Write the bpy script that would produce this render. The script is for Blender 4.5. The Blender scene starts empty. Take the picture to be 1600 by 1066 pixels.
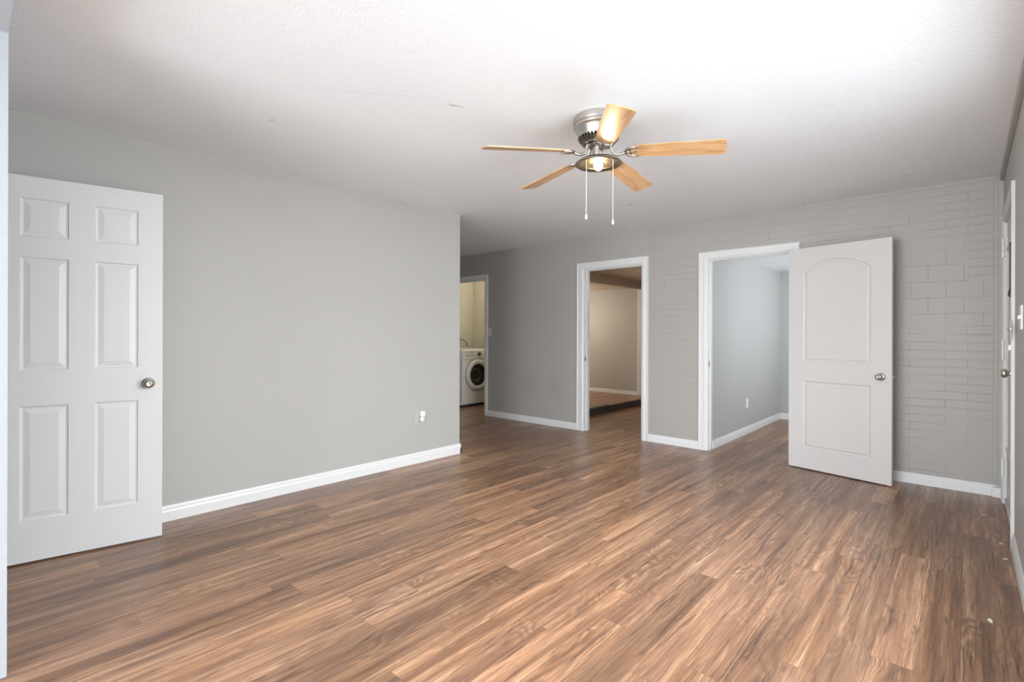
import bpy, bmesh, math, random
from mathutils import Matrix, Vector
random.seed(7)
R = math.radians
S = bpy.context.scene
COL = S.collection

# ---------------------------------------------------------------- camera, world, light, exposure
cd = bpy.data.cameras.new('camera')
cam = bpy.data.objects.new('camera', cd)
COL.objects.link(cam)
S.camera = cam
cd.sensor_width = 36.0
cd.lens = 782.0 * 36 / 1600
cd.shift_y = -11 / 1600
cd.clip_start = 0.01
cam.matrix_world = (Matrix.Translation((0, 0, 1.23)) @ Matrix.Rotation(R(42.32), 4, 'Z')
                    @ Matrix.Rotation(R(90), 4, 'X') @ Matrix.Rotation(R(0.164), 4, 'Z'))
vs = S.view_settings
vs.view_transform = 'Standard'
vs.look = 'None'
vs.gamma = 1
vs.exposure = 0.32
vs.use_curve_mapping = False

W = bpy.data.worlds.new('daylight')
S.world = W
W.use_nodes = True
W.node_tree.nodes['Background'].inputs[0].default_value = (0.86, 0.93, 1, 1)
W.node_tree.nodes['Background'].inputs[1].default_value = 3.6


def area(name, loc, rot, sx, sy, power, color=(1, 1, 1)):
    l = bpy.data.lights.new(name, 'AREA')
    l.shape = 'RECTANGLE'
    l.size, l.size_y, l.energy, l.color = sx, sy, power, color
    o = bpy.data.objects.new(name, l)
    o.location = loc
    o.rotation_euler = rot
    COL.objects.link(o)
    return o


# daylight standing outside each window
area('daylight_living_window', (2.1, 1.6, 2.3), (0, R(78), 0), 2.6, 4.6, 385, (0.90, 0.96, 1))
area('near_window_fill', (-1.2, -4.4, 1.2), (R(90), 0, 0), 4.6, 2.6, 465, (0.90, 0.96, 1))  # fill light from behind the camera, through the added rear window
area('daylight_bedroom_window', (2.0, 6.9, 1.0), (0, R(90), 0), 3.0, 3.0, 265, (0.95, 0.98, 1))


def lamp(name, loc, power, color, rad=0.05):
    l = bpy.data.lights.new(name, 'POINT')
    l.energy, l.color, l.shadow_soft_size = power, color, rad
    o = bpy.data.objects.new(name, l)
    o.location = loc
    COL.objects.link(o)
    return o


WARM = (1.0, 0.72, 0.42)
lamp('laundry_ceiling_light', (-6.0, 5.95, 2.32), 11, (1, 0.88, 0.68), 0.08)
lamp('back_room_ceiling_fill', (-2.95, 6.9, 1.95), 9, (1, 0.84, 0.66), 0.06)  # unseen fill lamp, added to brighten the peach ceiling
lamp('raised_room_lamp', (-5.9, 7.3, 1.6), 30, (1, 0.92, 0.80), 0.08)


# ---------------------------------------------------------------- material helpers
class NT:
    def __init__(s, name):
        s.m = bpy.data.materials.new(name)
        s.m.use_nodes = True
        s.t = s.m.node_tree
        s.b = s.t.nodes['Principled BSDF']

    def n(s, kind, **kw):
        o = s.t.nodes.new(kind)
        for k, v in kw.items():
            setattr(o, k, v)
        return o

    def inp(s, sock, v):
        if v is None:
            return
        if hasattr(v, 'is_output'):
            s.t.links.new(v, sock)
        else:
            sock.default_value = v

    def math(s, op, a, b=None, c=None, clamp=False):
        o = s.n('ShaderNodeMath', operation=op, use_clamp=clamp)
        for i, v in enumerate((a, b, c)):
            if v is not None:
                s.inp(o.inputs[i], v)
        return o.outputs[0]

    def mix(s, f, a, b, blend='MIX'):
        o = s.n('ShaderNodeMix', data_type='RGBA', blend_type=blend)
        s.inp(o.inputs[0], f)
        s.inp(o.inputs[6], a)
        s.inp(o.inputs[7], b)
        return o.outputs[2]

    def ramp(s, f, stops, interp='LINEAR'):
        o = s.n('ShaderNodeValToRGB')
        o.color_ramp.interpolation = interp
        e = o.color_ramp.elements
        while len(e) < len(stops):
            e.new(0.5)
        for i, (p, c) in enumerate(stops):
            e[i].position = p
            e[i].color = c if len(c) == 4 else (*c, 1)
        s.inp(o.inputs[0], f)
        return o.outputs[0]

    def noise(s, vec, scale=5, detail=4, rough=0.5, dist=0.0):
        o = s.n('ShaderNodeTexNoise')
        s.inp(o.inputs['Vector'], vec)
        o.inputs['Scale'].default_value = scale
        o.inputs['Detail'].default_value = detail
        o.inputs['Roughness'].default_value = rough
        o.inputs['Distortion'].default_value = dist
        return o.outputs[0]

    def pos(s):
        return s.n('ShaderNodeNewGeometry').outputs['Position']

    def obj(s):
        return s.n('ShaderNodeTexCoord').outputs['Object']

    def sep(s, v):
        o = s.n('ShaderNodeSeparateXYZ')
        s.inp(o.inputs[0], v)
        return o.outputs

    def comb(s, x, y, z):
        o = s.n('ShaderNodeCombineXYZ')
        for i, v in enumerate((x, y, z)):
            s.inp(o.inputs[i], v)
        return o.outputs[0]

    def bump(s, h, strength=0.3, dist=0.002, normal=None):
        o = s.n('ShaderNodeBump')
        o.inputs['Strength'].default_value = strength
        o.inputs['Distance'].default_value = dist
        s.inp(o.inputs['Height'], h)
        if normal is not None:
            s.inp(o.inputs['Normal'], normal)
        return o.outputs[0]

    def set(s, **kw):
        for k, v in kw.items():
            s.inp(s.b.inputs[k.replace('_', ' ')], v)
        return s.m


def plain(name, col, rough=0.5, metal=0.0, bumps=0.0, scale=200):
    t = NT(name)
    t.set(Base_Color=(*col, 1), Roughness=rough, Metallic=metal)
    v = t.noise(t.obj(), scale, 3)
    t.inp(t.b.inputs['Roughness'], t.math('MULTIPLY_ADD', v, 0.12, rough - 0.06))
    if bumps:
        t.set(Normal=t.bump(v, bumps, 0.001))
    return t.m


def wall_paint(name, col, scale=90, strength=0.25, scuffs=None):
    t = NT(name)
    p = t.pos()
    a = t.noise(p, scale, 3, 0.6)
    b = t.noise(p, 1.3, 3, 0.5)
    c = t.mix(t.math('MULTIPLY', b, 0.5, clamp=True), (*[x * 0.96 for x in col], 1), (*[min(1, x * 1.05) for x in col], 1))
    if scuffs:
        x, y, z = t.sep(p)
        for (cx, cz, rx, rz, amt) in scuffs:
            dx = t.math('DIVIDE', t.math('SUBTRACT', x, cx), rx)
            dz = t.math('DIVIDE', t.math('SUBTRACT', z, cz), rz)
            d = t.math('ADD', t.math('MULTIPLY', dx, dx), t.math('MULTIPLY', dz, dz))
            k = t.math('SUBTRACT', 1.0, d, clamp=True)
            k = t.math('MULTIPLY', k, t.math('MULTIPLY', t.noise(p, 14, 4, 0.7), amt))
            c = t.mix(k, c, (*[x_ * 0.72 for x_ in col], 1))
    t.set(Base_Color=c, Roughness=0.55, Normal=t.bump(a, strength, 0.004))
    return t.m


def brick_paint():
    t = NT('painted_brick_panel')
    x, y, z = t.sep(t.pos())
    wob = t.noise(t.comb(x, 0.0, z), 2.2, 3)
    zz = t.math('ADD', z, t.math('MULTIPLY', wob, 0.035))
    base = None
    v = t.comb(x, zz, 0.0)

    def bricks(vec, w, h, off, sq=1.0, m=0.0035):
        o = t.n('ShaderNodeTexBrick')
        o.offset = off
        o.squash = sq
        t.inp(o.inputs['Vector'], vec)
        o.inputs['Scale'].default_value = 1.0
        o.inputs['Brick Width'].default_value = w
        o.inputs['Row Height'].default_value = h
        o.inputs['Mortar Size'].default_value = m
        o.inputs['Mortar Smooth'].default_value = 0.9
        o.inputs['Color1'].default_value = (1, 1, 1, 1)
        o.inputs['Color2'].default_value = (0.8, 0.8, 0.8, 1)
        return o
    b1 = bricks(v, 0.36, 0.066, 0.37, m=0.0045)
    b2 = bricks(t.comb(t.math('ADD', x, 3.1), t.math('ADD', zz, 0.033), 0.0), 0.22, 0.132, 0.5)
    # patches where the panel changes to larger or upright courses
    cell = t.n('ShaderNodeTexBrick')
    t.inp(cell.inputs['Vector'], t.comb(x, z, 0.0))
    cell.inputs['Scale'].default_value = 1
    cell.inputs['Brick Width'].default_value = 0.52
    cell.inputs['Row Height'].default_value = 0.33
    cell.inputs['Mortar Size'].default_value = 0
    cell.inputs['Color1'].default_value = (0, 0, 0, 1)
    cell.inputs['Color2'].default_value = (1, 1, 1, 1)
    sel = t.math('GREATER_THAN', cell.outputs[0], 0.80)
    mort = t.n('ShaderNodeMix', data_type='FLOAT')
    t.inp(mort.inputs[0], sel)
    t.inp(mort.inputs[2], b1.outputs['Fac'])
    t.inp(mort.inputs[3], b2.outputs['Fac'])
    fade = t.math('SUBTRACT', t.math('MULTIPLY', t.noise(t.comb(x, 7.0, z), 3.2, 3, 0.6), 3.0), 0.85, clamp=True)
    mo = t.math('MULTIPLY', mort.outputs[0], fade)
    col = (0.404, 0.378, 0.353)
    tone = t.noise(t.comb(x, 2.0, z), 1.1, 2)
    c = t.mix(tone, (*[k * 0.95 for k in col], 1), (*[k * 1.05 for k in col], 1))
    c = t.mix(t.math('MULTIPLY', mo, 0.17), c, (0.24, 0.235, 0.23, 1))
    fine = t.noise(t.pos(), 130, 3, 0.6)
    h = t.math('ADD', t.math('MULTIPLY', mo, -1.0), t.math('MULTIPLY', fine, 0.18))
    t.set(Base_Color=c, Roughness=0.5, Normal=t.bump(h, 0.6, 0.003))
    return t.m


def ceiling_mat():
    t = NT('knockdown_ceiling_paint')
    p = t.pos()
    x, y, z = t.sep(p)
    a = t.noise(p, 75, 4, 0.6)
    b = t.noise(p, 28, 3, 0.5, 1.0)
    h = t.math('ADD', a, t.math('MULTIPLY', t.math('GREATER_THAN', b, 0.55), 0.35))
    c = (0.90, 0.93, 0.95, 1)
    # small scuffs left on the ceiling paint: x, y, angle, half length, half width, strength
    marks = [(-2.03, 1.77, 1.2, .055, .014, .45), (-2.566, 2.887, .5, .06, .006, .5), (-2.35, 4.23, .7, .035, .018, .55),
             (-1.79, 3.50, .7, .05, .008, .4), (-0.36, 4.86, .7, .05, .012, .35), (-0.56, 3.09, .2, .07, .004, .3),
             (-2.95, 1.19, .2, .03, .014, .3), (-2.2, 1.45, .9, .45, .003, .22)]
    for (mx, my, an, L, Wd, k) in marks:
        dx = t.math('SUBTRACT', x, mx)
        dy = t.math('SUBTRACT', y, my)
        u = t.math('DIVIDE', t.math('ADD', t.math('MULTIPLY', dx, math.cos(an)), t.math('MULTIPLY', dy, math.sin(an))), L)
        v = t.math('DIVIDE', t.math('SUBTRACT', t.math('MULTIPLY', dy, math.cos(an)), t.math('MULTIPLY', dx, math.sin(an))), Wd)
        d = t.math('ADD', t.math('MULTIPLY', u, u), t.math('MULTIPLY', v, v))
        d = t.math('ADD', d, t.math('MULTIPLY', t.math('SUBTRACT', b, 0.5), 1.5))
        kk = t.math('MULTIPLY', t.math('SUBTRACT', 1.0, d, clamp=True), min(1, k * 1.5))
        c = t.mix(kk, c, (0.50, 0.49, 0.50, 1))
    t.set(Base_Color=c, Roughness=0.7, Normal=t.bump(h, 0.6, 0.005))
    return t.m


def laminate(name='walnut_laminate_planks'):
    t = NT(name)
    x, y, z = t.sep(t.pos())
    PW, PL = 0.128, 1.22
    fx = t.math('DIVIDE', t.math('ADD', x, 0.018), PW)
    ix = t.math('FLOOR', fx)
    wn = t.n('ShaderNodeTexWhiteNoise', noise_dimensions='1D')
    t.inp(wn.inputs['W'], ix)
    fy = t.math('ADD', t.math('DIVIDE', y, PL), wn.outputs['Value'])
    iy = t.math('FLOOR', fy)
    w2 = t.n('ShaderNodeTexWhiteNoise', noise_dimensions='3D')
    t.inp(w2.inputs['Vector'], t.comb(ix, iy, 3.3))
    r1 = w2.outputs['Value']
    rc = t.sep(w2.outputs['Color'])
    lx = t.math('ADD', x, t.math('MULTIPLY', r1, 17.0))
    ly = t.math('ADD', y, t.math('MULTIPLY', rc[1], 23.0))

    def G(sx, sy, detail, rough, dist=0.0, zz=0.0):
        return t.noise(t.comb(t.math('MULTIPLY', lx, sx), t.math('MULTIPLY', ly, sy), zz), 1.0, detail, rough, dist)
    broad = G(14, 0.55, 5, 0.62, 0.6)
    mid = G(60, 2.4, 6, 0.70, 0.5, 4.0)
    fine = G(210, 7, 3, 0.6, 0.0, 9.0)
    # cathedral figure: contour lines of a stretched noise field
    fld = G(6.5, 1.5, 2, 0.45, 0.5, 2.0)
    rings = t.math('SINE', t.math('MULTIPLY', fld, 95.0))
    rings = t.math('MULTIPLY_ADD', rings, 0.5, 0.5)
    figz = t.ramp(G(5, 0.9, 2, 0.5, 0.0, 14.0), [(0.43, (0, 0, 0)), (0.62, (1, 1, 1))])
    rings = t.math('MULTIPLY', rings, figz)
    m = t.math('ADD', t.math('MULTIPLY', broad, 0.60), t.math('MULTIPLY', mid, 0.40))
    base = t.ramp(m, [(0.34, (0.075, 0.035, 0.021)), (0.42, (0.180, 0.090, 0.050)), (0.50, (0.300, 0.160, 0.090)),
                      (0.58, (0.45, 0.262, 0.158)), (0.67, (0.66, 0.45, 0.305))])
    grey = t.mix(0.45, base, (0.225, 0.152, 0.122, 1))
    base = t.mix(t.math('MULTIPLY', rc[2], 0.6), base, grey)
    base = t.mix(t.math('MULTIPLY', rings, 0.62), base, (0.105, 0.058, 0.040, 1))
    base = t.mix(t.math('MULTIPLY', t.ramp(fine, [(0.42, (1, 1, 1)), (0.58, (0, 0, 0))]), 0.42), base, (0.16, 0.09, 0.06, 1))
    streak = t.ramp(G(34, 1.3, 6, 0.74, 1.0, 21.0), [(0.555, (0, 0, 0)), (0.62, (1, 1, 1))])
    base = t.mix(t.math('MULTIPLY', streak, 0.78), base, (0.075, 0.042, 0.032, 1))
    # knots
    vo = t.n('ShaderNodeTexVoronoi')
    t.inp(vo.inputs['Vector'], t.comb(t.math('MULTIPLY', lx, 7.0), t.math('MULTIPLY', ly, 2.4), 0.0))
    vo.inputs['Scale'].default_value = 1
    kn = t.ramp(vo.outputs['Distance'], [(0.03, (1, 1, 1)), (0.10, (0, 0, 0))])
    base = t.mix(t.math('MULTIPLY', kn, 0.55), base, (0.06, 0.032, 0.025, 1))
    tone = t.math('MULTIPLY_ADD', rc[0], 0.50, 0.93)
    base = t.mix(1.0, base, t.comb(tone, t.math('MULTIPLY', tone, 0.975), t.math('MULTIPLY', tone, 0.92)), 'MULTIPLY')
    # joints
    ex = t.math('FRACT', fx)
    ex = t.math('MULTIPLY', t.math('MINIMUM', ex, t.math('SUBTRACT', 1.0, ex)), PW)
    ey = t.math('FRACT', fy)
    ey = t.math('MULTIPLY', t.math('MINIMUM', ey, t.math('SUBTRACT', 1.0, ey)), PL)
    e = t.math('MINIMUM', ex, ey)
    gap = t.math('LESS_THAN', e, 0.0010)
    base = t.mix(t.math('MULTIPLY', gap, 0.40), base, (0.05, 0.03, 0.022, 1))
    t.set(Base_Color=base)
    rg = t.math('MULTIPLY_ADD', t.noise(t.pos(), 3.0, 3), 0.05, 0.282)
    t.set(Roughness=rg)
    t.b.inputs['Specular IOR Level'].default_value = 0.5
    h = t.math('SUBTRACT', t.math('MULTIPLY', fine, 0.25), t.math('MULTIPLY', gap, 1.0))
    h = t.math('ADD', h, t.math('MULTIPLY', t.noise(t.pos(), 2.5, 2), 0.9))
    t.set(Normal=t.bump(h, 0.12, 0.0015))
    return t.m


def fan_wood():
    t = NT('light_oak_fan_blade')
    o = t.obj()
    x, y, z = t.sep(o)
    v = t.comb(t.math('MULTIPLY', x, 5.0), t.math('MULTIPLY', y, 38.0), z)
    a = t.noise(v, 1.0, 4, 0.55, 0.9)
    c = t.ramp(a, [(0.3, (0.46, 0.235, 0.095)), (0.5, (0.58, 0.345, 0.165)), (0.7, (0.67, 0.43, 0.235))])
    t.set(Base_Color=c, Roughness=0.34)
    t.b.inputs['Coat Weight'].default_value = 0.3
    t.b.inputs['Coat Roughness'].default_value = 0.28
    return t.m


def emit(name, col, strength):
    t = NT(name)
    t.set(Base_Color=(*col, 1))
    t.b.inputs['Emission Color'].default_value = (*col, 1)
    t.b.inputs['Emission Strength'].default_value = strength
    return t.m


def glass(name, col=(1, 1, 1), rough=0.0, trans=1.0):
    t = NT(name)
    t.set(Base_Color=(*col, 1), Roughness=rough)
    t.b.inputs['Transmission Weight'].default_value = trans
    t.b.inputs['IOR'].default_value = 1.45
    return t.m


M = {}
M['wall'] = wall_paint('grey_wall_paint', (0.446, 0.436, 0.412), 85, 0.30)
M['hall'] = wall_paint('grey_hall_paint', (0.422, 0.400, 0.374), 85, 0.25,
                       [(-4.55, 0.55, .30, .22, .55), (-4.05, 0.50, .18, .18, .5), (-5.05, 0.22, .14, .05, .6)])
M['wall_room'] = wall_paint('cool_grey_room_paint', (0.45, 0.455, 0.45), 60, 0.15)
M['wall_back_room'] = wall_paint('taupe_grey_room_paint', (0.43, 0.41, 0.37), 60, 0.15)
M['wall_laundry'] = wall_paint('cream_laundry_paint', (0.66, 0.63, 0.54), 60, 0.15)
M['post'] = wall_paint('textured_grey_daylight_tint', (0.40, 0.42, 0.45), 45, 0.45)  # same grey wall paint, with the blue of bright daylight mixed into its colour
M['brick'] = brick_paint()
M['ceiling'] = ceiling_mat()
M['peach'] = wall_paint('peach_ceiling_paint', (0.60, 0.47, 0.36), 40, 0.2)
M['beam'] = wall_paint('brown_beam_paint', (0.25, 0.19, 0.14), 40, 0.2)
M['white'] = plain('white_trim_paint', (0.74, 0.74, 0.735), 0.38, 0, 0.15, 60)
M['door'] = plain('white_door_paint', (0.70, 0.705, 0.71), 0.42, 0, 0.12, 120)
M['doorwarm'] = plain('warm_white_door_paint', (0.635, 0.615, 0.60), 0.42, 0, 0.10, 120)
M['floor'] = laminate()
M['nickel'] = plain('satin_nickel', (0.56, 0.53, 0.49), 0.30, 1)
M['nickel_dark'] = plain('aged_nickel', (0.30, 0.27, 0.22), 0.32, 1)
M['dark'] = plain('dark_recess', (0.02, 0.02, 0.02), 0.6)
M['black'] = plain('black_plastic', (0.015, 0.015, 0.015), 0.35)
M['chain'] = plain('white_beaded_chain', (0.82, 0.80, 0.76), 0.4)
M['plate_paint'] = plain('painted_over_plate', (0.46, 0.455, 0.44), 0.45)
M['plastic'] = plain('white_plastic', (0.84, 0.84, 0.82), 0.35)
M['ivory'] = plain('ivory_plastic', (0.62, 0.60, 0.53), 0.4)
M['enamel'] = plain('white_enamel', (0.82, 0.82, 0.80), 0.25)
M['drum'] = plain('dark_drum_glass', (0.012, 0.012, 0.013), 0.30)
M['steel'] = plain('grey_drum_steel', (0.35, 0.35, 0.34), 0.35, 1)
M['silver'] = plain('silver_print', (0.25, 0.25, 0.25), 0.4)
M['hose'] = plain('black_rubber', (0.01, 0.01, 0.012), 0.4)
M['riser'] = plain('dark_grey_riser', (0.055, 0.052, 0.048), 0.6, 0, 0.3, 30)
M['blade'] = fan_wood()
M['bulb'] = emit('glowing_bulb', (1.0, 0.82, 0.55), 28)
M['amber'] = glass('frosted_amber_glass', (1.0, 0.86, 0.62), 0.35)
M['pane'] = glass('window_glass')
M['chip'] = plain('pale_paint_chip', (0.75, 0.70, 0.62), 0.7)


# ---------------------------------------------------------------- geometry helpers
class MB:
    def __init__(s):
        s.bm = bmesh.new()

    def box(s, x0, x1, y0, y1, z0, z1, bevel=0.0, seg=2):
        r = bmesh.ops.create_cube(s.bm, size=1)
        vs_ = r['verts']
        bmesh.ops.scale(s.bm, vec=(x1 - x0, y1 - y0, z1 - z0), verts=vs_)
        bmesh.ops.translate(s.bm, vec=((x0 + x1) / 2, (y0 + y1) / 2, (z0 + z1) / 2), verts=vs_)
        if bevel:
            es = list({e for v in vs_ for e in v.link_edges})
            bmesh.ops.bevel(s.bm, geom=es, offset=bevel, segments=seg, affect='EDGES', profile=0.6)
        return s

    def lathe(s, prof, seg=48, mat=Matrix.Identity(4), cap=True):
        rings = []
        for (r, z) in prof:
            if r < 1e-6:
                rings.append([s.bm.verts.new(mat @ Vector((0, 0, z)))])
            else:
                rings.append([s.bm.verts.new(mat @ Vector((r * math.cos(2 * math.pi * k / seg), r * math.sin(2 * math.pi * k / seg), z))) for k in range(seg)])
        for a, b in zip(rings, rings[1:]):
            for k in range(seg):
                k2 = (k + 1) % seg
                if len(a) == 1 and len(b) == 1:
                    continue
                if len(a) == 1:
                    s.bm.faces.new((a[0], b[k2], b[k]))
                elif len(b) == 1:
                    s.bm.faces.new((a[k], a[k2], b[0]))
                else:
                    s.bm.faces.new((a[k], a[k2], b[k2], b[k]))
        if cap:
            for rg in (rings[0], rings[-1]):
                if len(rg) > 1:
                    s.bm.faces.new(rg)
        return s

    def tube(s, pts, rad, seg=10, taper=None):
        pts = [Vector(p) for p in pts]
        rings = []
        up = Vector((0, 0, 1))
        for i, p in enumerate(pts):
            d = (pts[min(i + 1, len(pts) - 1)] - pts[max(i - 1, 0)]).normalized()
            a = d.cross(up)
            if a.length < 1e-3:
                a = d.cross(Vector((1, 0, 0)))
            a.normalize()
            b = d.cross(a)
            r = rad if taper is None else taper[i]
            rings.append([s.bm.verts.new(p + a * (r * math.cos(2 * math.pi * k / seg)) + b * (r * math.sin(2 * math.pi * k / seg))) for k in range(seg)])
        for A, B in zip(rings, rings[1:]):
            for k in range(seg):
                s.bm.faces.new((A[k], A[(k + 1) % seg], B[(k + 1) % seg], B[k]))
        s.bm.faces.new(rings[0])
        s.bm.faces.new(rings[-1])
        return s

    def prism(s, poly, axis_fn, t0, t1):
        """poly: 2D outline, axis_fn(u, v, t) -> 3D"""
        A = [s.bm.verts.new(axis_fn(u, v, t0)) for u, v in poly]
        B = [s.bm.verts.new(axis_fn(u, v, t1)) for u, v in poly]
        n = len(poly)
        for k in range(n):
            s.bm.faces.new((A[k], A[(k + 1) % n], B[(k + 1) % n], B[k]))
        s.bm.faces.new(A)
        s.bm.faces.new(B)
        return s

    def xf(s, mat):
        bmesh.ops.transform(s.bm, matrix=mat, verts=s.bm.verts)
        return s

    def build(s, name, mat, parent=None, smooth=False, mx=None, label=None):
        bmesh.ops.recalc_face_normals(s.bm, faces=s.bm.faces)
        me = bpy.data.meshes.new(name)
        s.bm.to_mesh(me)
        s.bm.free()
        me.materials.append(mat)
        o = bpy.data.objects.new(name, me)
        COL.objects.link(o)
        if smooth:
            for p in me.polygons:
                p.use_smooth = True
            me.set_sharp_from_angle(angle=R(38))
        if parent:
            o.parent = parent
        if mx is not None:
            o.matrix_local = mx
        if label:
            o['label'] = label
        return o


def tag(o, label, cat, group=None):
    o['label'] = label
    o['category'] = cat
    if group:
        o['group'] = group
    return o


def struct(o):
    o['kind'] = 'structure'
    return o


def empty(name, loc=(0, 0, 0), rz=0.0):
    o = bpy.data.objects.new(name, None)
    o.empty_display_size = 0.1
    COL.objects.link(o)
    o.location = loc
    o.rotation_euler = (0, 0, rz)
    return o


CZ = 2.45      # living room ceiling
XL, XR = -3.87, 0.20
YB, YN = 5.32, 0.109
TB = 0.12

# ---------------------------------------------------------------- floor and ceilings
struct(MB().box(-7.3, 0.60, -2.9, 8.8, -0.10, 0.0).build('floor', M['floor']))
struct(MB().box(-7.3, 0.60, -2.9, YB + TB, CZ, CZ + 0.1).build('ceiling', M['ceiling']))

# ---------------------------------------------------------------- walls
struct(MB().box(XL - 0.13, XL, YN - 0.02, 3.45, 0, CZ).build('wall_left', M['wall']))
# wall by the camera, with the opening the photo is taken through and the doorway of the six-panel door
DW0, DW1 = -3.722, -2.985
b = MB()
b.box(XL - 0.13, DW0 - 0.02, -0.03, YN, 0, CZ)
b.box(DW0 - 0.02, DW1 + 0.02, -0.03, YN, 2.09, CZ)
b.box(DW1 + 0.02, -2.537, -0.03, YN, 0, CZ)
b.box(-2.537, XR, -0.03, YN, 2.30, CZ)
struct(b.build('wall_near', M['post']))
# back wall, smooth hall part and brick-panel part
LA0, LA1, LAT = -6.20, -5.395, 2.065
MO0, MO1, MOT = -3.615, -2.795, 2.055
RO0, RO1, ROT = -2.045, -1.235, 2.035
b = MB()
b.box(-7.2, LA0, YB, YB + TB, 0, CZ)
b.box(LA0, LA1, YB, YB + TB, LAT, CZ)
b.box(LA1, MO0, YB, YB + TB, 0, CZ)
b.box(MO0, -2.705, YB, YB + TB, MOT, CZ)
b.box(MO1, -2.705, YB, YB + TB, 0, MOT)
struct(b.build('wall_hall', M['hall']))
b = MB()
b.box(-2.705, RO0, YB, YB + TB, 0, CZ)
b.box(RO0, RO1, YB, YB + TB, ROT, CZ)
b.box(RO1, XR, YB, YB + TB, 0, CZ)
struct(b.build('wall_back', M['brick']))
struct(MB().box(-7.2, XL - 0.13, 3.32, 3.45, 0, CZ).build('wall_hall_near', M['wall']))
struct(MB().box(-7.3, -7.2, 3.32, YB + TB, 0, CZ).build('wall_hall_end', M['wall']))
# right wall with window and front door opening
WY0, WY1, WZ0, WZ1 = 0.6, 3.25, 0.45, 2.05
ED0, ED1, EDT = 4.13, 5.13, 2.06
b = MB()
b.box(XR, XR + 0.14, -2.8, WY0, 0, CZ)
b.box(XR, XR + 0.14, WY0, WY1, 0, WZ0)
b.box(XR, XR + 0.14, WY0, WY1, WZ1, CZ)
b.box(XR, XR + 0.14, WY1, ED0, 0, CZ)
b.box(XR, XR + 0.14, ED0, ED1, EDT, CZ)
b.box(XR, XR + 0.14, ED1, YB + TB, 0, CZ)
struct(b.build('wall_right', M['wall']))

# room the camera stands in, and the closet behind the six-panel door
b = MB()
b.box(-3.1, -2.6, -2.8, -2.7, 0, CZ).box(0.1, XR, -2.8, -2.7, 0, CZ).box(-2.6, 0.1, -2.8, -2.7, 2.2, CZ)
struct(b.build('wall_rear', M['wall']))
struct(MB().box(-2.95, -2.85, -2.7, -0.03, 0, CZ).build('wall_rear_left', M['wall']))
b = MB()
b.box(-4.0, -2.95, -1.1, -1.0, 0, CZ).box(-4.1, -4.0, -1.1, YN, 0, CZ)
struct(b.build('wall_closet', M['wall']))

# laundry room
b = MB()
b.box(-7.1, -7.0, YB + TB, 6.70, 0, CZ)
b.box(-7.1, -5.08, 6.58, 6.70, 0, CZ)
b.box(-5.20, -5.08, YB + TB, 6.58, 0, CZ)
struct(b.build('wall_laundry', M['wall_laundry']))
struct(MB().box(-7.1, -5.08, YB + TB, 6.70, CZ, CZ + .1).build('ceiling_laundry', M['ceiling']))

# back room with the raised floor
RX, RY, RZ_ = -2.035, 8.07, 2.16
PX, PZ = -4.205, 0.105
struct(MB().box(-7.0, -1.9, 8.40, 8.50, 0, 2.45).build('wall_back_room_far', M['wall_back_room']))
struct(MB().box(-7.1, -7.0, 6.70, 8.50, 0, 2.45).build('wall_back_room_left', M['wall_back_room']))
b = MB()
b.box(-5.079, PX, YB + TB + .001, 6.70, 0, PZ).box(-7.0, PX, 6.70, 8.40, 0, PZ)
struct(b.build('floor_raised', M['floor']))
b = MB()
b.box(PX, PX + 0.012, YB + TB + .002, 6.9, 0.0, PZ - 0.022).box(PX, PX + 0.018, 6.9, 8.39, 0.0, PZ - 0.004)
struct(b.build('trim_11', M['riser']))
struct(MB().box(PX - 0.03, PX + 0.02, YB + TB + .002, 6.9, PZ - 0.012, PZ + 0.006, 0.004).build('trim_12', M['riser']))
struct(MB().box(PX - 0.14, PX, YB + TB + .001, 8.40, 2.037, 2.45).build('wall_header', M['beam']))
struct(MB().box(PX, RX - .12, YB + TB + .001, 8.40, 2.152, 2.25).build('ceiling_back_room', M['peach']))
struct(MB().box(-7.0, PX - .14, 6.70, 8.40, 2.09, 2.2).box(-5.08, PX - .14, YB + TB + .001, 6.70, 2.09, 2.2).build('ceiling_raised_room', M['peach']))
struct(MB().box(-7.0, -4.51, 8.385, 8.40, PZ, PZ + 0.065, 0.003).build('baseboard_back_room', M['white']))

# right-hand room
RX, RY, RZ_ = -2.035, 8.07, 2.16
b = MB()
b.box(RX - 0.12, RX, YB + TB, 8.40, 0, 2.45)
struct(b.build('wall_bedroom_left', M['wall_room']))
struct(MB().box(RX, XR, RY, RY + .1, 0, 2.45).build('wall_bedroom_far', M['wall_room']))
b = MB()
b.box(XR, XR + .14, YB + TB, 6.3, 0, 2.45).box(XR, XR + .14, 6.3, 7.5, 0, .85).box(XR, XR + .14, 6.3, 7.5, 2.05, 2.45).box(XR, XR + .14, 7.5, RY + .1, 0, 2.45)
struct(b.build('wall_bedroom_right', M['wall_room']))
struct(MB().box(RX, XR, YB + TB, RY, RZ_, RZ_ + .1).build('ceiling_bedroom', M['ceiling']))


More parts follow.
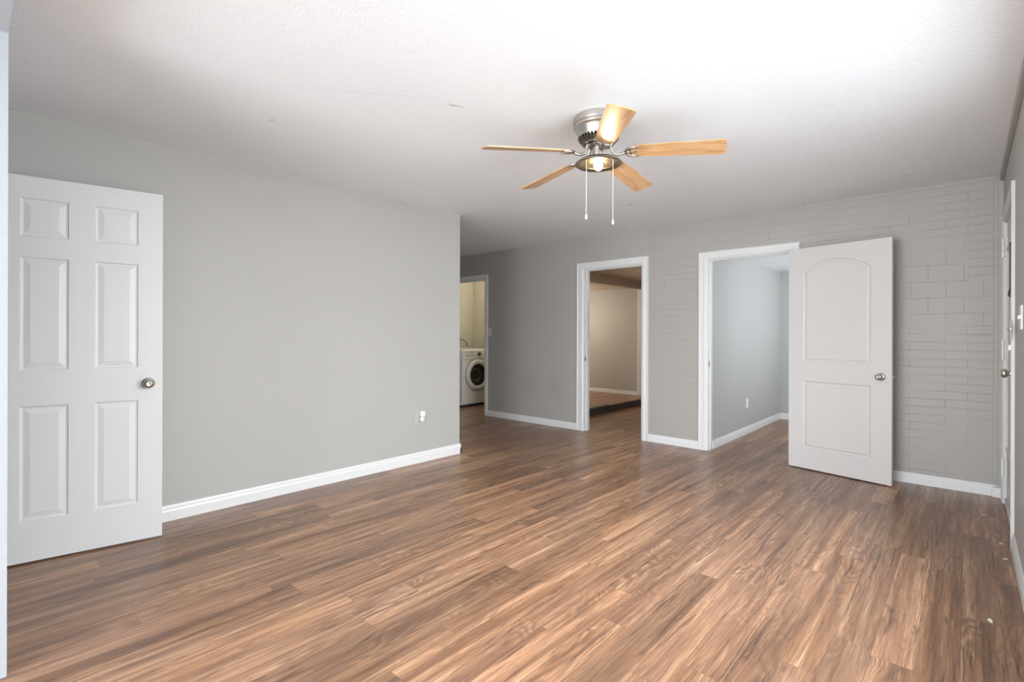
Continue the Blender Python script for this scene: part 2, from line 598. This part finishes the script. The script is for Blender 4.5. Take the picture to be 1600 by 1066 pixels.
# ---------------------------------------------------------------- windows (outside the frame, they let the daylight in)
def window(name, axis, pos, a0, a1, z0, z1, depth, bars):
    e = MB()

    def bx(m, u0, u1, v0, v1, w0, w1):
        if axis == 'x':
            m.box(pos + w0, pos + w1, u0, u1, v0, v1)
        else:
            m.box(u0, u1, pos + w0, pos + w1, v0, v1)
    t = 0.045
    bx(e, a0, a1, z0, z0 + t, -0.02, 0.04)
    bx(e, a0, a1, z1 - t, z1, -0.02, 0.04)
    bx(e, a0, a0 + t, z0 + t, z1 - t, -0.02, 0.04)
    bx(e, a1 - t, a1, z0 + t, z1 - t, -0.02, 0.04)
    bx(e, a0 + t, a1 - t, (z0 + z1) / 2 - .02, (z0 + z1) / 2 + .02, -0.015, 0.03)
    for k in range(1, bars):
        c = a0 + (a1 - a0) * k / bars
        bx(e, c - .018, c + .018, z0 + t, (z0 + z1) / 2 - .02, -0.015, 0.03)
        bx(e, c - .018, c + .018, (z0 + z1) / 2 + .02, z1 - t, -0.015, 0.03)
    f = struct(e.build(name, M['white']))
    return f


window('window_1', 'x', XR + 0.08, WY0, WY1, WZ0, WZ1, .1, 2)
window('added_window_2', 'y', -2.75, -2.6, 0.1, 0.0, 2.2, .1, 3)  # unseen window added in the rear wall to bring in fill light
window('window_3', 'x', XR + 0.08, 6.3, 7.5, .85, 2.05, .1, 2)


# ---------------------------------------------------------------- baseboards
def base_profile(h=0.085, t=0.014):
    return [(0, 0), (t, 0), (t, h * 0.62), (t * 0.72, h * 0.74), (t * 0.72, h * 0.86), (t * 0.35, h), (0, h)]


def baseboard(name, axis, pos, sgn, a0, a1, h=0.085, t=0.014, z=0.0):
    m = MB()
    if axis == 'x':      # face at x = pos, projects to +sgn x, runs along y
        m.prism(base_profile(h, t), lambda u, v, q: Vector((pos + sgn * u, q, v + z)), a0, a1)
    else:
        m.prism(base_profile(h, t), lambda u, v, q: Vector((q, pos + sgn * u, v + z)), a0, a1)
    return m


m = baseboard('', 'x', XL, 1, YN, 3.464, 0.10)
m.prism(base_profile(0.10), lambda u, v, q: Vector((q, 3.45 + u, v)), XL - 0.13, XL + 0.014)
struct(m.build('baseboard_left', M['white']))
struct(baseboard('', 'y', YB, -1, LA1 + 0.072, MO0 - 0.098).build('baseboard_hall', M['white']))
struct(baseboard('', 'y', YB, -1, MO1 + 0.08, RO0 - 0.087).build('baseboard_middle', M['white']))
m = baseboard('', 'y', YB, -1, RO1 + 0.065, XR)
m.prism(base_profile(), lambda u, v, q: Vector((XR - u, q, v)), ED1 + 0.07, YB - 0.014)
m.box(XR - 0.062, XR, YB - 0.04, YB - 0.0142, 0, 0.075, 0.004)
struct(m.build('baseboard_back', M['white']))
struct(baseboard('', 'x', XR, -1, -0.03, ED0 - 0.07, 0.09).build('baseboard_right', M['white']))
struct(baseboard('', 'x', RX, 1, YB + TB, RY, 0.085).build('baseboard_bedroom_left', M['white']))
struct(baseboard('', 'y', RY, -1, RX + .014, XR, 0.085).build('baseboard_bedroom_far', M['white']))


# ---------------------------------------------------------------- door casings
def casing_poly(w):
    t = 0.016
    return [(0, 0), (0, t), (w * .10, t), (w * .16, t * .72), (w * .5, t * .66), (w * .62, t * .86), (w * .88, t * .80), (w, t * .45), (w, 0)]


def casing(name, axis, pos, sgn, a0, a1, zt, wl, wr, wt, mat, jamb=TB, stop=True):
    """opening a0..a1 (inner), top zt; profiled boards mitred round it plus the jamb lining and stop"""
    m = MB()

    def P(a, z, d):
        return Vector((a, pos + sgn * d, z)) if axis == 'y' else Vector((pos + sgn * d, a, z))
    pl, pr, pt = casing_poly(wl), casing_poly(wr), casing_poly(wt)
    n = len(pl)
    rows = []
    # path: bottom left, top left, top right, bottom right ; profile u=0 outer edge, u=w inner edge
    for key in range(4):
        ring = []
        for i in range(n):
            ul, ur, ut = pl[i], pr[i], pt[i]
            if key == 0:
                ring.append(P(a0 - wl + ul[0], 0, ul[1]))
            elif key == 1:
                ring.append(P(a0 - wl + ul[0], zt + wt - ut[0], ul[1]))
            elif key == 2:
                ring.append(P(a1 + wr - ur[0], zt + wt - ut[0], ur[1]))
            else:
                ring.append(P(a1 + wr - ur[0], 0, ur[1]))
        rows.append([m.bm.verts.new(v) for v in ring])
    for A, B in zip(rows, rows[1:]):
        for i in range(n):
            m.bm.faces.new((A[i], A[(i + 1) % n], B[(i + 1) % n], B[i]))
    m.bm.faces.new(rows[0])
    m.bm.faces.new(rows[-1])
    # jamb lining
    jt = 0.012

    def bx(u0, u1, z0, z1, d0, d1):
        if axis == 'y':
            y0, y1 = sorted((pos - sgn * d0, pos - sgn * d1))
            m.box(u0, u1, y0, y1, z0, z1)
        else:
            x0, x1 = sorted((pos - sgn * d0, pos - sgn * d1))
            m.box(x0, x1, u0, u1, z0, z1)
    bx(a0, a0 + jt, 0, zt, 0, jamb)
    bx(a1 - jt, a1, 0, zt, 0, jamb)
    bx(a0 + jt, a1 - jt, zt - jt, zt, 0, jamb)
    if stop:
        bx(a0 + jt, a0 + jt + .01, 0, zt - jt, 0.045, 0.08)
        bx(a1 - jt - .01, a1 - jt, 0, zt - jt, 0.045, 0.08)
        bx(a0 + jt + .01, a1 - jt - .01, zt - jt - .01, zt - jt, 0.045, 0.08)
    o = struct(m.build(name, mat))
    return o


casing('trim_1', 'y', YB, -1, LA0, LA1, LAT, 0.06, 0.06, 0.06, M['white'])
tm = casing('trim_2', 'y', YB, -1, MO0, MO1, MOT, 0.095, 0.078, 0.078, M['white'])
tr = casing('trim_3', 'y', YB, -1, RO0, RO1, ROT, 0.085, 0.062, 0.070, M['white'])
te = casing('trim_4', 'x', XR, -1, ED0, ED1, EDT, 0.062, 0.062, 0.062, M['doorwarm'], 0.10, False)
casing('trim_5', 'y', YN, 1, DW0, DW1, 2.08, 0.062, 0.062, 0.062, M['white'], TB, False)
# strike plates let into the jambs
for par, x, z, in ((tm, MO0 + .012, .915), (tr, RO0 + .012, .915)):
    MB().box(x, x + .0015, YB + .012, YB + .036, z - .03, z + .03, .0005).build('strike_plate', M['nickel_dark'], par)
    MB().box(x + .0016, x + .003, YB + .017, YB + .030, z - .012, z + .012).build('strike_hole', M['dark'], par)
# white casing at the far end of the back room
struct(MB().box(-4.51, -4.425, 8.378, 8.40, PZ, 2.06, .003).box(-4.425, -3.6, 8.378, 8.40, 2.0, 2.06, .003).build('trim_6', M['doorwarm']))
# corner board, ceiling strip and brick-panel edge bead
struct(MB().box(0.145, XR, YB - 0.022, YB, 0.09, CZ - .035, .003).build('trim_7', M['brick']))
struct(MB().box(XR - 0.022, XR, YN, YB - .023, CZ - 0.045, CZ, .004).build('trim_8', M['hall']))
struct(MB().box(-2.718, -2.700, YB - 0.006, YB, 0.09, CZ, .002).build('trim_9', M['hall']))
struct(MB().box(XR - 0.030, XR, YB - 0.05, YB - .024, 0.09, CZ - .05, .004).build('trim_10', M['hall']))


# ---------------------------------------------------------------- doors
def inset(poly, d):
    n = len(poly)
    out = []
    for i in range(n):
        p0, p1, p2 = Vector(poly[i - 1]), Vector(poly[i]), Vector(poly[(i + 1) % n])
        e1, e2 = (p1 - p0).normalized(), (p2 - p1).normalized()
        n1, n2 = Vector((-e1.y, e1.x)), Vector((-e2.y, e2.x))
        k = (n1 + n2)
        k = k / max(1e-6, 1 + n1.dot(n2))
        out.append(p1 + k * d)
    return out


def door_leaf(w, h, t, panels, prof):
    """leaf x 0..w, y 0..t (visible face y = 0, looking to -y), z 0..h; panels moulded into both faces"""
    m = MB()
    bm = m.bm
    for side in (0, 1):
        def V(p, d):
            return bm.verts.new(Vector((p[0], (d if side == 0 else t - d), p[1])))
        outer = [V(p, 0) for p in ((0, 0), (w, 0), (w, h), (0, h))]
        edges = [bm.edges.new((outer[i], outer[(i + 1) % 4])) for i in range(4)]
        for poly in panels:
            prev = None
            for (off, dep) in prof:
                pts = inset(poly, off)
                ring = [V(p, dep) for p in pts]
                n = len(ring)
                if prev is None:
                    edges += [bm.edges.new((ring[i], ring[(i + 1) % n])) for i in range(n)]
                else:
                    for i in range(n):
                        bm.faces.new((prev[i], prev[(i + 1) % n], ring[(i + 1) % n], ring[i]))
                prev = ring
            bm.faces.new(prev)
        bmesh.ops.triangle_fill(bm, edges=edges, use_beauty=True)
        if side == 0:
            o0 = outer
        else:
            for i in range(4):
                bm.faces.new((o0[i], o0[(i + 1) % 4], outer[(i + 1) % 4], outer[i]))
    return m


def rect(x0, x1, z0, z1):
    return [(x0, z0), (x1, z0), (x1, z1), (x0, z1)]


KNOB = [(0.0, 0.0), (0.031, 0.0), (0.032, 0.004), (0.027, 0.009), (0.014, 0.012), (0.011, 0.016), (0.011, 0.028), (0.016, 0.034),
        (0.024, 0.039), (0.0275, 0.047), (0.0265, 0.056), (0.021, 0.063), (0.013, 0.066), (0.0125, 0.064), (0.008, 0.0635), (0.0, 0.0635)]


def knob(parent, x, z, y=0.0, flip=False, mat='nickel', name='door_knob'):
    mx = Matrix.Translation((x, y, z)) @ Matrix.Rotation(R(90 if not flip else -90), 4, 'X')
    o = MB().lathe(KNOB, 40, cap=False).build(name, M[mat], parent, True)
    o.matrix_local = mx
    return o


def latch(parent, w, z, t):
    MB().box(w, w + .0015, t / 2 - .0125, t / 2 + .0125, z - .028, z + .028, .0005).build('latch_plate', M['nickel'], parent)
    MB().box(w + .001, w + .011, t / 2 - .006, t / 2 + .007, z - .008, z + .008, .002).build('latch_bolt', M['nickel_dark'], parent)


# six-panel door standing open along the left wall
w1, h1 = 0.737, 2.052
cols = [(.118, .314), (.425, .619)]
rowz = [(.218, .826), (1.018, 1.622), (1.732, 1.936)]
cols = [(w1 - c1, w1 - c0) for c0, c1 in cols]
pan = [rect(a, b_, z0, z1) for (a, b_) in cols for (z0, z1) in rowz]
d1 = empty('door_1', (-3.716, 0.087, 0.010), R(90 - 9.785))
struct(d1)
d1['label'] = 'white six-panel interior door standing open in front of the left wall'
leaf = door_leaf(w1, h1, .035, pan, [(0, 0), (.005, .006), (.013, .0075), (.040, .0015), (.042, .0015)]).build('door_panel', M['door'], d1)
knob(d1, w1 - .068, .922)
knob(d1, w1 - .068, .922, .035, True)
latch(d1, w1, .922, .035)
for z in (.22, 1.02, 1.83):
    MB().box(-.0085, .0, .028, .038, z - .045, z + .045, .001).build('hinge', M['nickel'], d1)

# two-panel arched door swung fully back against the brick wall
w2, h2 = 0.806, 2.014


def arch(x0, x1, z0, zs, za, n=18):
    pts = [(x0, z0), (x1, z0), (x1, zs)]
    c = (x0 + x1) / 2
    hw = (x1 - x0) / 2
    rise = za - zs
    rad = (hw * hw + rise * rise) / (2 * rise)
    cz = za - rad
    a = math.asin(hw / rad)
    for k in range(1, n):
        q = a - 2 * a * k / n
        pts.append((c + rad * math.sin(q), cz + rad * math.cos(q)))
    pts.append((x0, zs))
    return pts


d2 = empty('door_2', (-1.240, 5.219, 0.010), R(-12.15))
struct(d2)
d2['label'] = 'white two-panel arched interior door swung back against the painted brick wall'
leaf = door_leaf(w2, h2, .035, [rect(.122, .658, .187, .798), arch(.122, .658, .972, 1.80, 1.892)],
                 [(0, 0), (.006, .006), (.014, .0085), (.022, .0075), (.034, .0015), (.036, .0015)]).build('door_panel', M['doorwarm'], d2)
knob(d2, .733, .878)
knob(d2, .733, .878, .035, True)
latch(d2, w2, .878, .035)
for z in (.2, 1.0, 1.8):
    MB().lathe([(.006, 0), (.006, .09)], 16, Matrix.Translation((-.006, .032, z - .045))).build('hinge', M['doorwarm'], d2, True)

# front door in the right wall (closed, hinges towards the back corner)
d3 = empty('door_3', (XR + .012, ED1 - .015, 0.012), R(-90))
struct(d3)
d3['label'] = 'white front door closed in the right wall beside the back corner'
w3 = ED1 - ED0 - .03
m = door_leaf(w3, EDT - .028, .045, [rect(.17, w3 - .17, .40, 1.84)], [(0, 0), (.004, -.012), (.030, -.014), (.040, -.004), (.05, -.002)])
m.build('door_panel', M['doorwarm'], d3)
knob(d3, w3 - .07, .99, -0.0, name='door_knob')
dbm = Matrix.Translation((w3 - .07, 0, 1.145)) @ Matrix.Rotation(R(90), 4, 'X')
o = MB().lathe([(0, 0), (.027, 0), (.028, .010), (.020, .016), (0, .018)], 32, cap=False).build('deadbolt', M['plastic'], d3, True)
o.matrix_local = dbm
MB().box(w3 - .075, w3 - .065, -.034, -.017, 1.128, 1.162, .003).build('thumb_turn', M['plastic'], d3)
for z in (.25, 1.11, 1.855):
    hg = MB()
    for k in range(3):
        hg.lathe([(.0085, 0), (.0085, .044)], 16, Matrix.Translation((-.008, -.022, z - .07 + k * .048)))
    hg.box(-.035, -.008, -.026, -.020, z - .07, z + .07, .001).box(-.008, .030, -.006, -.001, z - .07, z + .07, .001)
    for k in range(3):
        for sx in (-.024,):
            hg.lathe([(.004, 0), (.004, .0015)], 10, Matrix.Translation((sx, -.0265, z - .045 + k * .045)) @ Matrix.Rotation(R(90), 4, 'X'))
    hg.build('hinge', M['white'], d3)
MB().box(0.0, w3, -.012, .0, 0.0, .035, .003).build('door_sweep', M['doorwarm'], d3)

# black rod hanging at the edge of the door's raised panel
rd = empty('blind_wand', (XR - .004, 4.42, 1.50))
tag(rd, 'thin black rod with a ball tip hanging on the front door', 'rod')
MB().tube([(0, 0, .30), (0, 0, .02)], .0032).build('rod', M['black'], rd, True)
MB().tube([(.015, -.06, .312), (.0, 0, .312), (0, 0, .29)], .0042).build('hook', M['black'], rd, True)
MB().lathe([(0, -.03), (.008, -.025), (.011, -.012), (.008, .008), (.003, .025), (0, .025)], 20, cap=False).build('tip', M['black'], rd, True)

# ---------------------------------------------------------------- ceiling fan
FX, FY = -1.546, 2.418
fan = empty('ceiling_fan', (FX, FY, CZ))
tag(fan, 'nickel ceiling fan with five light oak blades and a lit lamp', 'ceiling fan')
MB().lathe([(.0, 0), (.128, 0), (.139, -.004), (.141, -.030), (.139, -.038), (.134, -.041), (.134, -.047), (.138, -.050), (.137, -.058),
            (.131, -.063), (.127, -.070), (.118, -.100), (.1155, -.112), (.110, -.112), (.0, -.112)], 64, cap=False).build('motor_housing', M['nickel'], fan, True)
v = MB()
v.lathe([(0, -.113), (.098, -.113), (.100, -.130), (.085, -.145), (.04, -.150), (0, -.150)], 48, cap=False)
v.build('motor', M['dark'], fan, True)
v = MB()
for k in range(36):
    a = 2 * math.pi * k / 36
    mx = Matrix.Rotation(a, 4, 'Z')
    q = [(.1155, -.111), (.113, -.121), (.104, -.133), (.086, -.147), (.082, -.145), (.098, -.130), (.104, -.111)]
    A = [v.bm.verts.new(mx @ Vector((r, -.0035, z))) for r, z in q]
    B = [v.bm.verts.new(mx @ Vector((r, .0035, z))) for r, z in q]
    n = len(q)
    for i in range(n):
        v.bm.faces.new((A[i], A[(i + 1) % n], B[(i + 1) % n], B[i]))
    v.bm.faces.new(A)
    v.bm.faces.new(B)
v.lathe([(.078, -.146), (.088, -.146), (.088, -.151), (.078, -.151), (.078, -.146)], 48, cap=False)
v.build('vent_ring', M['nickel_dark'], fan, False)
MB().lathe([(0, -.150), (.060, -.150), (.060, -.160), (.050, -.168), (.034, -.170), (.034, -.212), (.045, -.222), (.052, -.232), (0, -.232)], 40, cap=False).build('switch_housing', M['nickel'], fan, True)

BZ = 2.222 - CZ     # blade plane
RT = .668


def blade_outline():
    pts = []
    r0, r1 = .165, RT
    w0, w1_ = .050, .067
    n = 10
    for k in range(n + 1):      # rounded root
        a = math.pi / 2 + math.pi * k / n
        pts.append((r0 + .045 + .045 * math.cos(a), w0 * math.sin(a)))
    pts.append((r0 + .16, -w0 - .007))
    c = .022
    for k in range(7):
        a = -math.pi / 2 + math.pi / 2 * k / 6
        pts.append((r1 - c + c * math.cos(a), -w1_ + c + c * math.sin(a)))
    for k in range(1, 4):
        pts.append((r1 + .005 * math.sin(math.pi * k / 4), -w1_ + c + (2 * w1_ - 2 * c) * k / 4))
    for k in range(7):
        a = math.pi / 2 * k / 6
        pts.append((r1 - c + c * math.cos(a), w1_ - c + c * math.sin(a)))
    pts.append((r0 + .16, w0 + .007))
    return pts


bl = MB()
bl.prism(blade_outline(), lambda u, v_, q: Vector((u, v_, q)), -.003, .003)
arm = MB()
# cast bracket: a fork under the blade root, swept arm back up to the motor
for s_ in (-1, 1):
    arm.tube([(.150, 0, -.006), (.158, s_ * .018, -.006), (.172, s_ * .034, -.006), (.195, s_ * .043, -.006), (.225, s_ * .044, -.005)], .006, 10,
             [.008, .008, .008, .007, .004])
arm.tube([(.150, 0, -.006), (.175, 0, -.006), (.205, 0, -.005)], .006, 10, [.009, .008, .004])
arm.tube([(.178, -.034, -.006), (.182, 0, -.007), (.178, .034, -.006)], .005, 8)
for px, py in ((.205, 0), (.215, .043), (.215, -.043)):
    arm.lathe([(.007, 0), (.007, -.004), (.003, -.006)], 14, Matrix.Translation((px, py, -.005)))
neck = MB()
neck.tube([(.066, 0, .075), (.074, 0, .052), (.086, 0, .022), (.102, 0, .012), (.125, 0, .010), (.152, 0, .020)], .007, 12,
          [.011, .009, .0075, .007, .007, .009])
base_ang = 239.33
blade_mesh = None
for k in range(5):
    ang = R(base_ang - 72 * k)
    rot = Matrix.Translation((0, 0, BZ)) @ Matrix.Rotation(ang, 4, 'Z')
    pitch = Matrix.Translation((.15, 0, .026)) @ Matrix.Rotation(R(4.0), 4, 'Y') @ Matrix.Translation((-.15, 0, 0)) @ Matrix.Rotation(R(-13), 4, 'X')
    if k == 0:
        ob = bl.build('blade', M['blade'], fan)
        oa = arm.build('blade_bracket', M['nickel'], fan, True)
        on = neck.build('blade_arm', M['nickel'], fan, True)
        blade0, arm0, neck0 = ob, oa, on
    else:
        ob, oa, on = blade0.copy(), arm0.copy(), neck0.copy()
        for o in (ob, oa, on):
            COL.objects.link(o)
            o.parent = fan
    ob.matrix_local = rot @ pitch
    oa.matrix_local = rot @ pitch
    on.matrix_local = rot

LZ = 2.196 - CZ     # rim of the light kit
MB().lathe([(.050, LZ + .030), (.075, LZ + .026), (.105, LZ + .016), (.122, LZ + .006), (.129, LZ - .001), (.129, LZ - .006), (.124, LZ - .010),
            (.112, LZ - .009), (.104, LZ - .005), (.096, LZ - .002), (.093, LZ + .004), (.100, LZ + .011), (.074, LZ + .021), (.05, LZ + .025), (.05, LZ + .030)],
           64, cap=False).build('light_rim', M['nickel_dark'], fan, True)
g = MB()
prof = [(.093, LZ + .003), (.086, LZ - .004), (.080, LZ - .002), (.073, LZ - .007), (.066, LZ - .004), (.058, LZ - .009), (.050, LZ - .005), (.040, LZ - .009), (.032, LZ - .006),
        (.032, LZ - .003), (.050, LZ - .002), (.066, LZ - .001), (.080, LZ + .001), (.093, LZ + .006), (.093, LZ + .003)]
g.lathe(prof, 56, cap=False)
g.build('glass_lens', M['amber'], fan, True, label='frosted amber glass ring')
MB().lathe([(0, LZ - .040), (.012, LZ - .038), (.021, LZ - .031), (.026, LZ - .020), (.026, LZ - .010), (.018, LZ + .006), (.013, LZ + .016), (0, LZ + .016)],
           32, cap=False).build('bulb', M['bulb'], fan, True, label='glowing warm light bulb')
lamp('fan_bulb_light', (FX, FY, CZ + LZ - .052), 3.2, WARM, .02)
for (ox, oz) in ((-.080, 1.885), (.066, 1.858)):
    # camera-right direction of the two chains around the switch housing
    cxr, cyr = .739, .673
    sgn = 1 if ox > 0 else -1
    px_, py_ = cxr * ox + .673 * .085, cyr * ox - .739 * .085
    ch = MB()
    zt_, zb_ = LZ - .006, oz - CZ
    ch.tube([(px_, py_, zt_), (px_, py_, zb_)], .0012, 8)
    c_ = ch.build('pull_chain', M['chain'], fan, True)
    MB().lathe([(0, .014), (.004, .012), (.0065, .0), (.0065, -.010), (.003, -.014), (0, -.014)], 16, Matrix.Translation((px_, py_, zb_ - .012)), cap=False).build('pull_knob', M['plastic'], c_, True)

# ---------------------------------------------------------------- wall plates
# painted-over outlet plate on the left wall with a plug-in in it
pl = empty('outlet_plate', (XL, 2.935, 0.42))
tag(pl, 'oversized wall outlet plate painted grey near the end of the left wall', 'outlet')
MB().box(0, .006, -.058, .058, -.078, .078, .003).build('plate', M['plate_paint'], pl)
MB().box(.006, .0085, -.017, .017, -.050, -.016, .001).build('socket', M['plate_paint'], pl)
for dy in (-.007, .007):
    MB().box(.0085, .0088, dy - .001, dy + .001, -.038, -.028).build('slot', M['dark'], pl)
pg = empty('plug_in_air_freshener', (XL + .006, 2.955, 0.435))
tag(pg, 'small white plug-in air freshener in the grey outlet plate on the left wall', 'air freshener')
MB().box(0.0, .036, -.022, .026, .004, .058, .009, 3).build('warmer', M['plastic'], pg, True)
MB().lathe([(0, -.042), (.018, -.040), (.024, -.032), (.024, -.006), (.015, .002), (0, .002)], 28, Matrix.Translation((.022, -.004, 0)), cap=False).build('bottle', M['plastic'], pg, True)

# switch next to the laundry doorway
sw = empty('light_switch', (-5.295, YB, 1.258))
tag(sw, 'ivory light switch plate beside the laundry doorway', 'light switch')
MB().box(-.037, .037, -.006, 0, -.058, .058, .002).build('plate', M['ivory'], sw)
MB().box(-.005, .005, -.018, -.006, -.010, .012, .001).build('toggle', M['ivory'], sw)
# switch plate on the right wall near the front door
sw = empty('light_switch', (XR, 3.56, 1.32))
tag(sw, 'white light switch plate on the right wall at the frame edge', 'light switch')
MB().box(-.006, 0, -.06, .06, -.06, .06, .002).build('plate', M['plastic'], sw)
for dy in (-.023, .023):
    MB().box(-.014, -.006, dy - .004, dy + .004, -.008, .010, .001).build('toggle', M['plastic'], sw)
# latch bar on the front door casing
lt = empty('door_latch', (XR - .016, ED0 - .06, 1.265))
tag(lt, 'small dark metal surface latch on the casing of the front door', 'latch')
MB().box(-.004, 0, -.03, .03, -.05, .05, .001).build('latch_plate', M['ivory'], lt)
MB().tube([(-.010, -.20, 0), (-.010, .05, 0)], .0045).build('latch_bar', M['nickel_dark'], lt, True)
# outlet in the bright room
ot = empty('wall_outlet', (RX, 6.59, 0.378))
tag(ot, 'white outlet low on the wall inside the bright room past the arched door', 'outlet')
MB().box(0, .006, -.036, .036, -.058, .058, .002).build('plate', M['plastic'], ot)
for dz in (-.022, .022):
    MB().box(.006, .008, -.016, .016, dz - .015, dz + .015, .001).build('socket', M['plastic'], ot)

# ---------------------------------------------------------------- washing machine (front looks to +x)
WX, WY, WW, WH, WD = -6.233, 5.615, 0.69, 0.965, 0.74
wm = empty('washing_machine', (WX, WY + WW / 2, 0))
tag(wm, 'white front-loading washing machine in the laundry room', 'washing machine')
hw = WW / 2
MB().box(-WD, -.02, -hw, hw, .03, WH, .018, 4).build('cabinet', M['enamel'], wm, True)
MB().box(-.03, 0, -hw + .004, hw - .004, .045, .80, .012, 4).build('front_panel', M['enamel'], wm, True)
MB().prism([(-.03, .805), (.004, .805), (-.004, WH - .02), (-.018, WH - .003), (-.03, WH)], lambda u, v_, q: Vector((u, q, v_)), -hw + .004, hw - .004).build('control_panel', M['enamel'], wm)
MB().box(-WD + .05, -.05, -hw + .04, hw - .04, 0.0, .03).build('plinth', M['dark'], wm)
DC, DR = (.0, .530), .265
mxd = Matrix.Translation((0, DC[0], DC[1])) @ Matrix.Rotation(R(90), 4, 'Y')
dr = MB().lathe([(DR + .012, .0), (DR + .012, .004), (DR + .004, .004)], 72, mxd, cap=False).build('door_gasket', M['silver'], wm, True)
dd = MB().lathe([(DR, .0), (DR, .016), (DR - .012, .030), (DR - .045, .040), (DR - .075, .030), (DR - .080, .006), (DR - .080, 0), (DR, 0)], 72, mxd, cap=False).build('door', M['enamel'], wm, True, label='round white porthole door ring')
MB().lathe([(DR - .081, .004), (DR - .085, .024), (DR - .12, .014), (DR - .17, .008), (0.0, .006)], 72, mxd, cap=False).build('door_glass', M['drum'], dd, True, label='dark glass of the porthole door')
MB().lathe([(.10, .004), (.104, .008), (.108, .004)], 48, Matrix.Translation((.006, -.04, DC[1])) @ Matrix.Rotation(R(90), 4, 'Y'), cap=False).build('inner_ring', M['steel'], dd, True)
MB().lathe([(0.036, 0), (.036, .004), (.030, .006), (.028, .024), (.024, .028), (0, .028)], 36, Matrix.Translation((0, .045, .885)) @ Matrix.Rotation(R(90), 4, 'Y')).build('control_knob', M['nickel_dark'], wm, True)
MB().box(.0, .0045, -.27, -.075, .845, .878, .003).build('detergent_drawer', M['ivory'], wm)
MB().box(-.002, .0025, -.29, -.21, .915, .922).build('maker_mark', M['silver'], wm)
MB().box(-.002, .0025, -.17, -.10, .912, .926).build('model_mark', M['silver'], wm)
MB().box(-.002, .003, .20, .27, .895, .925).build('display', M['black'], wm)

# hoses behind the washing machine
hs = MB().tube([(-6.90, 6.03, .99), (-6.90, 6.01, 1.05), (-6.90, 5.96, 1.12), (-6.90, 5.88, 1.20), (-6.91, 5.78, 1.27)], .020, 12).build('drain_hose', M['hose'], None, True)
tag(hs, 'thick black drain hose rising behind the washing machine', 'hose')
pts = []
for k in range(19):
    a = math.pi * (1.0 - 1.0 * k / 18)
    pts.append((-6.93, 6.17 + .20 * math.cos(a), 0.985 + .150 * math.sin(a)))
cr = MB().tube(pts, .0065, 8).build('power_cord', M['hose'], None, True)
tag(cr, 'thin dark cord looping above the washing machine', 'cord')

# ---------------------------------------------------------------- paint chips on the floor
GP = 'pale paint chips lying on the floor'
chips = [((0.085, 4.71), .013, 'flat pale paint chip on the floor near the back right corner'),
         ((0.150, 4.13), .012, 'pale paint chip on the floor beside the front door threshold'),
         ((0.155, 3.86), .011, 'crumb of pale paint on the floor by the end of the right baseboard'),
         ((0.075, 2.98), .014, 'long pale paint chip on the floor near the right edge of the picture')]
for (x, y), s_, lab in chips:
    m = MB()
    n = 7
    poly = [(s_ * (1 + .5 * random.random()) * math.cos(2 * math.pi * k / n), s_ * .45 * (1 + .5 * random.random()) * math.sin(2 * math.pi * k / n)) for k in range(n)]
    m.prism(poly, lambda u, v_, q: Vector((u, v_, q + u * .06)), .0008, .0028)
    o = m.build('paint_chip', M['chip'])
    o.location = (x, y, 0)
    o.rotation_euler = (0, 0, random.random() * 3)
    tag(o, lab, 'paint chip', GP)
